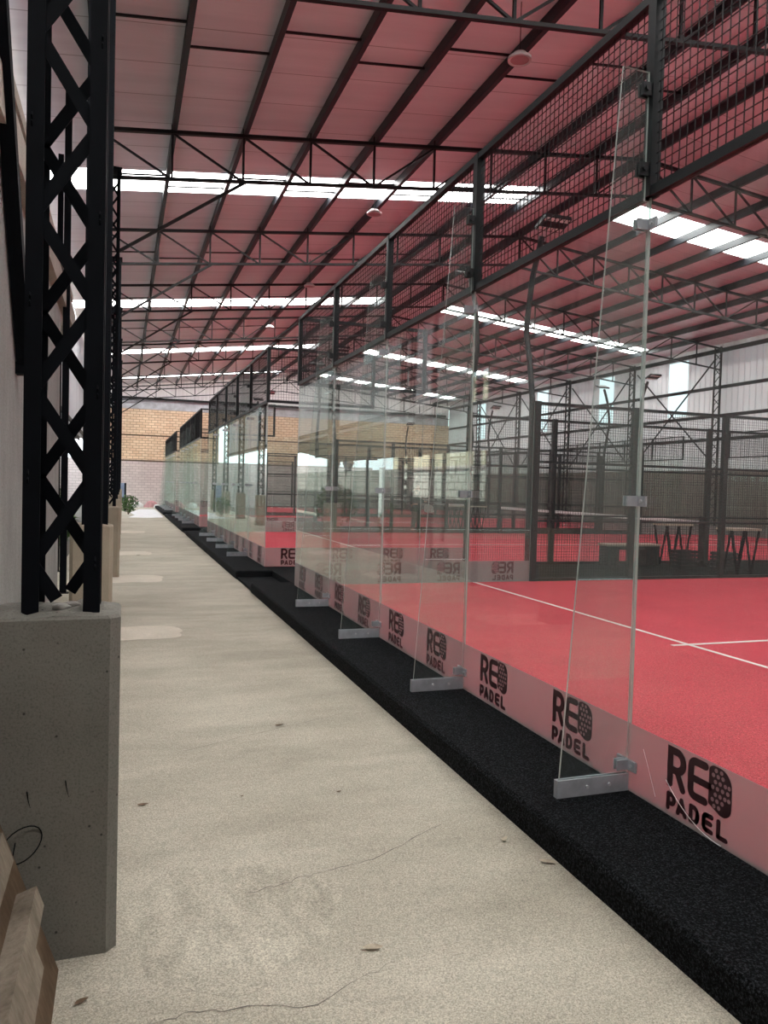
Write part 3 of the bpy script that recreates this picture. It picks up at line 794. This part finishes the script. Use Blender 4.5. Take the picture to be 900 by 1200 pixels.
# ------------------------------------------------------------------ things standing in the gaps between the courts
def bench(loc, rz, label):
    t = thing('bench', label, 'bench', loc, rz)
    bars('seat', 'table_wood', t, (0, 1.32, 0, .36, .42, .46))
    bars('apron', 'black_plastic', t, (.03, 1.32, .02, .05, .34, .42))
    for x in (.02, .22, 1.0, 1.22): bars('leg', 'black_plastic', t, (x, x+.09, .03, .33, 0, .42))
    return t
def vtable(loc, rz, label, group):
    t = thing('bar_table', label, 'table', loc, rz, group)
    bars('table_top', 'table_wood', t, (-.03, .69, 0, .45, .86, .9))
    for y in (.04, .41):
        mb = MB()
        for p, q in (((0, .86), (.17, 0)), ((.17, 0), (.33, .86)), ((.33, .86), (.5, 0)), ((.5, 0), (.66, .86))):
            mb.bar((p[0], y, p[1]), (q[0], y, q[1]), .03, .03)
        mb.obj('leg_frame', 'black_steel', t)
    return t
def crate(loc, rz, label):
    t = thing('storage_crate', label, 'crate', loc, rz); mb = MB()
    for k in range(5):
        z = .02+k*.075
        mb.box(0, .42, 0, .02, z, z+.055); mb.box(0, .42, .30, .32, z, z+.055); mb.box(0, .02, 0, .32, z, z+.055); mb.box(.40, .42, 0, .32, z, z+.055)
    mb.obj('slats', 'black_plastic', t); bars('bottom', 'black_plastic', t, (.01, .41, .01, .31, 0, .02))
    for x in (.02, .37):
        for y in (.02, .27): bars('corner_post', 'black_plastic', t, (x, x+.03, y, y+.03, 0, .385))
    return t
GZ = ZP-.004
bench((9.5, 13.3, GZ), 0, 'dark slab-legged bench behind the first gap beside the second court')
vtable((10.93, 13.25, GZ), 0, 'tall table on zigzag legs right beside the dark bench', 'tall tables on zigzag legs')
vtable((11.14, 11.62, GZ), 0, 'tall table on zigzag legs nearest the right edge of the photo', 'tall tables on zigzag legs')
crate((10.86, 12.72, GZ), 0, 'black slatted crate on the ground under the table beside the bench')
crate((11.42, 12.2, GZ), 0, 'black slatted crate beside the table nearest the right edge')
mb = MB(); mb.prism([(0, 0), (.5, 0), (.42, .07), (.3, .13), (.16, .06)], lambda u, v, d: (11.25+u, 12.95+d, GZ+v), .25); tag(mb.obj('folded_tarp', 'black_plastic'), 'dark crumpled tarp heaped beside the slatted crate', 'tarp')
for k, (x, y) in enumerate(((11.25, 25.4), (12.1, 25.4), (9.6, 37.6), (11.0, 37.7), (12.6, 37.6))):
    vtable((x, y, GZ), 0, ('tall zigzag table right of the standing person', 'second tall zigzag table right of the standing person', 'leftmost tall zigzag table in the gap before the farthest court', 'middle tall zigzag table in the gap before the farthest court', 'rightmost tall zigzag table in the gap before the farthest court')[k], 'tall tables on zigzag legs')
# person standing between the second and third courts
def person(loc, rz):
    root = thing('person', 'person in dark green jacket standing between two courts holding a white cloth', 'person', loc, rz)
    P = {}
    def skin(name, verts, edges, mat, parent, rootv=0, sub=2):
        me = bpy.data.meshes.new(name); me.from_pydata([v[0] for v in verts], edges, [])
        o = link(name, me, parent); me.materials.append(M[mat])
        sk = o.modifiers.new('s', 'SKIN'); sb = o.modifiers.new('d', 'SUBSURF'); sb.levels = sb.render_levels = sub
        for i, v in enumerate(verts):
            d = me.skin_vertices[0].data[i]; r = v[1]; d.radius = r if isinstance(r, tuple) else (r, r); d.use_root = (i == rootv)
        return o
    # facing local +X
    bv = [((0, 0, .95), (.13, .15)), ((.01, 0, 1.12), (.115, .14)), ((.05, 0, 1.32), (.12, .17)), ((.09, 0, 1.45), (.07, .12)), ((.12, 0, 1.52), .052), ((.135, 0, 1.58), (.085, .07)), ((.15, 0, 1.66), (.10, .08)), ((.14, 0, 1.73), (.085, .07)),
          ((0, .09, .86), .085), ((.04, .10, .50), .058), ((-.02, .10, .12), .042), ((.0, .10, .045), .04), ((.13, .11, .03), .035),
          ((0, -.09, .86), .085), ((.0, -.10, .50), .058), ((-.06, -.10, .12), .042), ((-.05, -.10, .045), .04), ((.08, -.11, .03), .035),
          ((.08, .19, 1.40), .06), ((.10, .23, 1.12), .046), ((.32, .16, 1.02), .034), ((.40, .13, 1.02), .035),
          ((.08, -.19, 1.40), .06), ((.10, -.23, 1.12), .046), ((.32, -.16, 1.04), .034), ((.40, -.13, 1.04), .035)]
    be = [(0, 1), (1, 2), (2, 3), (3, 4), (4, 5), (5, 6), (6, 7), (0, 8), (8, 9), (9, 10), (10, 11), (11, 12), (0, 13), (13, 14), (14, 15), (15, 16), (16, 17), (3, 18), (18, 19), (19, 20), (20, 21), (3, 22), (22, 23), (23, 24), (24, 25)]
    skin('body', bv, be, 'skin_tone', root)
    s = 1.0
    jv = [((0, 0, .90), (.165, .185)), ((.01, 0, 1.12), (.15, .175)), ((.05, 0, 1.32), (.15, .20)), ((.09, 0, 1.46), (.09, .14)), ((.08, .19, 1.41), .085), ((.10, .235, 1.12), .068), ((.29, .17, 1.025), .052), ((.08, -.19, 1.41), .085), ((.10, -.235, 1.12), .068), ((.29, -.17, 1.045), .052)]
    skin('jacket', jv, [(0, 1), (1, 2), (2, 3), (3, 4), (4, 5), (5, 6), (3, 7), (7, 8), (8, 9)], 'jacket_dark', root)
    tv = [((0, 0, .93), (.14, .16)), ((0, .09, .84), .105), ((.04, .10, .50), .078), ((-.02, .10, .10), .066), ((0, -.09, .84), .105), ((0, -.10, .50), .078), ((-.06, -.10, .10), .066)]
    skin('trousers', tv, [(0, 1), (1, 2), (2, 3), (0, 4), (4, 5), (5, 6)], 'trouser_dark', root)
    for y, x in ((.10, 0), (-.10, -.05)):
        skin('shoe', [((x-.03, y, .045), .05), ((x+.06, y, .045), .05), ((x+.16, y*1.05, .035), .04)], [(0, 1), (1, 2)], 'shoe_dark', root, 0, 1)
    skin('hair', [((.10, 0, 1.62), (.07, .07)), ((.115, 0, 1.70), (.10, .088)), ((.14, 0, 1.765), (.08, .07))], [(0, 1), (1, 2)], 'hair_dark', root, 1)
    mb = MB(); mb.smooth = True; mb.tube([(.238, 0, 1.65), (.262, 0, 1.635), (.245, 0, 1.62)], [.008, .016, .012], 6); mb.obj('nose', 'skin_tone', root)
    for y0, z0 in ((.13, 1.02), (-.13, 1.04)):
        for k in range(4):
            yy = y0+(k-1.5)*.019; L = (.06, .07, .068, .052)[k]
            skin('finger', [((.40, yy, z0), .009), ((.40+L*.6, yy, z0-.012), .0085), ((.40+L*.8, yy, z0-.04), .008)], [(0, 1), (1, 2)], 'skin_tone', root, 0, 1)
        s_ = -1 if y0 > 0 else 1
        skin('thumb', [((.37, y0+s_*.028, z0), .011), ((.40, y0+s_*.05, z0+.005), .010), ((.43, y0+s_*.052, z0-.01), .009)], [(0, 1), (1, 2)], 'skin_tone', root, 0, 1)
    return root
person((9.5, 24.4, GZ), 0)
mb = MB(); mb.prism([(0, 0), (.06, -.02), (.14, -.04), (.2, -.26), (.1, -.30), (-.02, -.24)], lambda u, v, d: (9.5+.47+u, 24.4-.2+d, GZ+.96+v), .38)
tag(mb.obj('towel', 'towel_white'), 'white cloth in the hands of the person in dark green', 'towel')

# ------------------------------------------------------------------ ring lamps hanging from the roof
for k, (x, y) in enumerate(((5.1, 9.56), (5.1, 16.0), (5.2, 22.5), (5.2, 29.0))):
    z = 7.6
    t = thing('ring_lamp', 'round hanging lamp on a cord under the roof, %s one from the camera' % ORD[k], 'lamp', (x, y, z), 0, 'round hanging lamps')
    mb = MB(); mb.smooth = True; mb.lathe((0, 0, 0), [(.165, 0), (.165, .035), (.13, .05), (.09, .1), (.0, .1)], 28); mb.lathe((0, 0, 0), [(.165, 0), (.13, -.004), (.13, .01)], 28); mb.obj('housing', 'lamp_white', t)
    mb = MB(); mb.lathe((0, 0, .008), [(.0, 0), (.131, 0)], 28); mb.obj('lens', 'lamp_lens', t)
    mb = MB(); mb.tube([(0, 0, .1), (0, 0, zroof(x)-z-.01)], .006, 6); mb.obj('cord', 'wire', t)

# ------------------------------------------------------------------ pallet leaning at the near pedestal
t = thing('wooden_pallet', 'weathered wooden pallet tipped on edge beside the near grey pedestal', 'pallet', (-.18, 2.2, 0), 0)
pe, pn = V((-.33, 0, .944)), V((.944, 0, .33))
def pl(name, mat, s0, s1, n0, n1, y0, y1, dy=0):
    vs = [pe*s_+pn*n_+V((0, y_-2.2+(dy if i == 1 else 0), 0)) for s_ in (s0, s1) for n_ in (n0, n1) for i, y_ in enumerate((y0, y1))]
    mb = MB(); mb.add(vs, [(0, 1, 3, 2), (4, 6, 7, 5), (0, 4, 5, 1), (2, 3, 7, 6), (0, 2, 6, 4), (1, 5, 7, 3)])
    mb.v = [(a, b, max(c, 0)) for a, b, c in mb.v]
    return mb.obj(name, mat, t)
pl('panel', 'ply_brown', .0, .95, -.016, -.002, 1.5, 2.72)
pl('runner', 'pallet_wood', .29, .36, -.002, .06, 1.5, 2.60)
pl('plank', 'pallet_wood', .15, .27, .0, .022, 1.5, 2.50)
pl('plank', 'pallet_wood', .46, .56, .0, .022, 1.5, 2.62)
pl('plank', 'pallet_wood', .66, .78, .0, .022, 1.5, 2.62)
# ------------------------------------------------------------------ leaves on the walkway
def leaf(x, y, L, ang, mat, lab, curl=.25):
    L *= .78
    mb = MB(); mb.smooth = True; vs = []; n = 8
    for i in range(n+1):
        u = i/n; w = L*.2*math.sin(PI*min(1, u*1.02))**.8+.0008; zc = .004+curl*L*(u-.5)**2*2
        for s, dz in ((-1, curl*w), (0, 0), (1, curl*w)):
            px, py = (u-.5)*L, s*w+.15*L*math.sin(PI*u)
            vs.append((x+px*math.cos(ang)-py*math.sin(ang), y+px*math.sin(ang)+py*math.cos(ang), zc+dz))
    mb.add(vs, [(i*3+j, (i+1)*3+j, (i+1)*3+j+1, i*3+j+1) for i in range(n) for j in (0, 1)])
    tag(mb.obj('fallen_leaf', mat), lab, 'leaf', 'leaves on the walkway')
leaf(.12, 4.0, .075, .1, 'dry_leaf', 'small dark dry leaf right of the near pedestal')
leaf(1.04, 5.1, .085, .2, 'dry_leaf', 'dark curled leaf in the middle of the walkway')
leaf(.87, 2.52, .10, -.2, 'pale_leaf', 'pale curled leaf nearest the bottom of the picture')
leaf(1.74, 3.15, .075, .9, 'pale_leaf', 'pale leaf by the black kerb, farther of two')
leaf(1.815, 2.9, .10, -.5, 'pale_leaf', 'long pale leaf touching the black kerb, nearer of two')
leaf(-.10, 2.52, .06, .5, 'dry_leaf', 'small brown leaf in front of the near pedestal')
leaf(1.13, 3.9, .045, .4, 'dry_leaf', 'tiny brown leaf left of the black kerb in mid walkway')
leaf(.62, 3.98, .03, .4, 'dry_leaf', 'dark speck of leaf beside the tiny brown leaf')
leaf(.35, 17.6, .14, .4, 'dry_leaf', 'dark leaf far along the walkway on the pale patch')

# ------------------------------------------------------------------ far end of the walkway
def bush(x, y, z, r, hgt, lab, seed, n=420):
    t = thing('bush', lab, 'bush', (x, y, z)); rnd = random.Random(seed); mb = MB()
    for k in range(n):
        d = V((rnd.gauss(0, 1), rnd.gauss(0, 1), rnd.gauss(0, 1))).normalized()*(rnd.random()**.35)
        c = V((d.x*r, d.y*r, hgt*.55+d.z*hgt*.45)); a = V((rnd.gauss(0, 1), rnd.gauss(0, 1), rnd.gauss(0, 1))).normalized(); b = a.cross(V((rnd.random(), rnd.random(), 1))).normalized()
        s = r*.17; mb.add([c-a*s, c+b*s*.45, c+a*s, c-b*s*.45], [(0, 1, 2, 3)])
    mb.obj('foliage', 'plant_green', t)
    mb = MB()
    for k in range(5):
        q = 2*PI*k/5; mb.tube([(0, 0, 0), (math.cos(q)*r*.25, math.sin(q)*r*.25, hgt*.35), (math.cos(q)*r*.5, math.sin(q)*r*.5, hgt*.7)], [.02, .014, .006], 5)
    mb.obj('stem', 'twig', t)
bush(.26, 38.6, 0, .48, .95, 'round green bush at the far end of the walkway by the last pedestals', 3)
bush(-1.55, 17.5, 0, .6, 1.3, 'green bush outside behind the near lattice column', 4, 700)
bush(-2.6, 27.5, 0, .8, 1.7, 'larger green bush in the yard left of the column row', 5, 700)
def sack(x, y, r, h, mat, lab, seed):
    mb = MB(); mb.smooth = True; rnd = random.Random(seed); n = 14; m_ = 7; vs = []; ph = [rnd.uniform(0, 6) for _ in range(4)]
    for i in range(m_+1):
        e = PI/2*i/m_
        for j in range(n):
            q = 1+.14*math.sin(3*2*PI*j/n+ph[0]+i*.6)+.08*math.sin(5*2*PI*j/n+ph[1]-i)
            vs.append((x+r*q*math.cos(e)*math.cos(2*PI*j/n), y+r*.7*q*math.cos(e)*math.sin(2*PI*j/n), h*math.sin(e)*(.9+.1*q)))
    mb.add(vs, [(i*n+j, i*n+(j+1) % n, (i+1)*n+(j+1) % n, (i+1)*n+j) for i in range(m_) for j in range(n)])
    tag(mb.obj('rubbish_sack', mat), lab, 'sack', 'sacks heaped at the end wall')
sack(.85, 49.0, .36, .34, 'sack_white', 'white rubbish sack at the left of the heap before the end wall', 1)
sack(1.66, 49.3, .4, .42, 'sack_pink', 'pinkish rubbish sack in the middle of the heap before the end wall', 2)
sack(2.02, 48.6, .24, .22, 'sack_white', 'low white rubbish sack at the right of the heap', 3)
mb = MB(); mb.prism([(.25, 35.5), (.55, 37.8), (.35, 41), (.9, 45.5), (1.75, 46), (1.8, 40), (1.75, 35.8), (1.0, 35.2)], lambda u, v, d: (u, v, .012-d), .011); tag(mb.obj('plastic_sheet', 'sheet_white'), 'white plastic sheet spread on the far end of the walkway', 'sheet')
t = thing('leaning_board', 'blue board on a dark stake beside the far bush', 'board', (-.05, 43, 0)); bars('board', 'board_blue', t, (-.2, .12, 0, .03, .55, 1.5)); bars('stake', 'black_steel', t, (.12, .22, -.03, .06, 0, 1.5))

# ------------------------------------------------------------------ outside: the yard left of the columns (it shows mirrored in the glass)
mb = MB(); mb.box(-6.2, -6.0, 30, 50.5, 1.3, 2.42); struct('wall_yard_grey', mb, 'grey_block')
mb = MB(); mb.box(-6.2, -6.0, 11, 30, 1.3, 2.36); struct('wall_yard_white', mb, 'white_block')
mb = MB(); mb.box(-6.22, -5.95, 11, 50.5, 0, 1.3); struct('wall_yard_dim_base', mb, 'yard_dim_base')  # dark base added to keep the glass reflection dim below the blocks
mb = MB(); mb.box(-6.24, -5.96, 11, 30, 2.36, 2.46); struct('trim_2', mb, 'pink_brick')
mb = MB(); mb.box(-12, -1.1, 11.65, YE, -.01, .012); struct('ground_yard', mb, 'dirt')
mb = MB(); mb.box(-6.2, -1.06, 11.3, 11.6, 0, 4.0); struct('wall_yard_return', mb, 'plaster')
t = thing('building', 'beige house beyond the yard wall, mirrored in the court glass', 'building', (-15, 25, 0)); mb = MB(); mb.box(0, 5, 0, 17, 0, 6.5); mb.obj('house_walls', 'beige_render', t)
for y in (3, 8, 13): bars('window', 'court_steel', t, (4.9, 5.02, y, y+1.2, 3.6, 5.0))
bars('parapet', 'beige_render', t, (-.1, 5.1, -.1, 17.1, 6.5, 6.7))
for k, y in enumerate((40.6, 38.0)):
    mb = MB(); mb.smooth = True; mb.lathe((-6.1, y, 2.42), [(.0, 0), (.22, 0), (.16, .1), (.3, .4), (.26, .65), (.13, .75), (.16, .85), (.0, .87)], 16)
    tag(mb.obj('garden_urn', 'pot_stone'), ('farther', 'nearer')[k]+' of two dark urns on top of the grey yard wall', 'urn', 'urns on the yard wall')
mb = MB(); mb.tube([(-5.7, 31.3, 0), (-5.7, 31.3, 2.5)], .13, 10); tag(mb.obj('white_post', 'white_paint'), 'thick white post in front of the grey yard wall', 'post')
mb = MB(); vs = []
ys = [12+.25*j for j in range(93)]
for j, y in enumerate(ys): vs += [(-1.7, y, 3.40+(.03 if j % 2 else 0)), (-4.6, y, 2.82+(.03 if j % 2 else 0))]
m = len(ys)-1
mb.add(vs, [(2*j, 2*j+2, 2*j+3, 2*j+1) for j in range(m)]); mb.add([(x, y, z+.01) for x, y, z in vs], [(2*j, 2*j+1, 2*j+3, 2*j+2) for j in range(m)])
struct('roof_canopy', mb, 'canopy_sheet')
for k, x in enumerate((-1.8, -2.7, -3.6, -4.5)):
    z = 3.40-(-1.7-x)*.2-.05; mb = MB(); mb.bar((x, 12, z), (x, 35, z), .05, .07)
    tag(mb.obj('canopy_batten', 'truss_steel'), ('innermost', 'second', 'third', 'outermost')[k]+' dark batten under the yard canopy sheets', 'batten')
for k, y in enumerate((16.5, 21.8, 25.7, 29.7, 34.8)):
    mb = MB(); mb.box(-4.55, -4.45, y-.05, y+.05, 0, 2.77); tag(mb.obj('canopy_post', 'truss_steel'), 'dark post under the outer edge of the yard canopy', 'post', 'posts of the yard canopy')
for k, (x, y) in enumerate(((-3.4, 25.7), (-3.4, 21.4))):
    z = 2.60; zt = 3.40-(-1.7-x)*.2
    t = thing('pendant_lamp', ('farther', 'nearer')[k]+' dark bell-shaped pendant lamp under the yard canopy', 'lamp', (x, y, z), 0, 'pendant lamps of the yard')
    mb = MB(); mb.smooth = True; mb.lathe((0, 0, 0), [(.20, 0), (.18, .07), (.08, .16), (.03, .2), (0, .2)], 16); mb.obj('lamp_shade', 'black_steel', t)
    mb = MB(); mb.tube([(0, 0, .2), (0, 0, zt-z)], .01, 5); mb.obj('cord', 'wire', t)

# ------------------------------------------------------------------ light
sl = bpy.data.lights.new('sun', 'SUN'); sl.energy = 20; sl.color = (1, .95, .86); sl.angle = .01; so = bpy.data.objects.new('sun', sl); C.objects.link(so)
so.rotation_euler = V((-.37, .12, -.92)).to_track_quat('-Z', 'Y').to_euler()
w = bpy.data.worlds.new('world'); S.world = w; w.use_nodes = True; nt = w.node_tree; nt.nodes.clear()
bg = nt.nodes.new('ShaderNodeBackground'); bg.inputs[0].default_value = (.86, .94, 1.0, 1); bg.inputs[1].default_value = 3.6
ow = nt.nodes.new('ShaderNodeOutputWorld'); nt.links.new(bg.outputs[0], ow.inputs[0])
S.view_settings.view_transform = 'Standard'; S.view_settings.look = 'None'; S.view_settings.gamma = 1; S.view_settings.use_curve_mapping = False
S.view_settings.exposure = 0.0
cy = S.cycles
cy.transparent_max_bounces = 64; cy.max_bounces = 10; cy.diffuse_bounces = 5; cy.glossy_bounces = 4; cy.sample_clamp_indirect = 6
cy.use_denoising = True
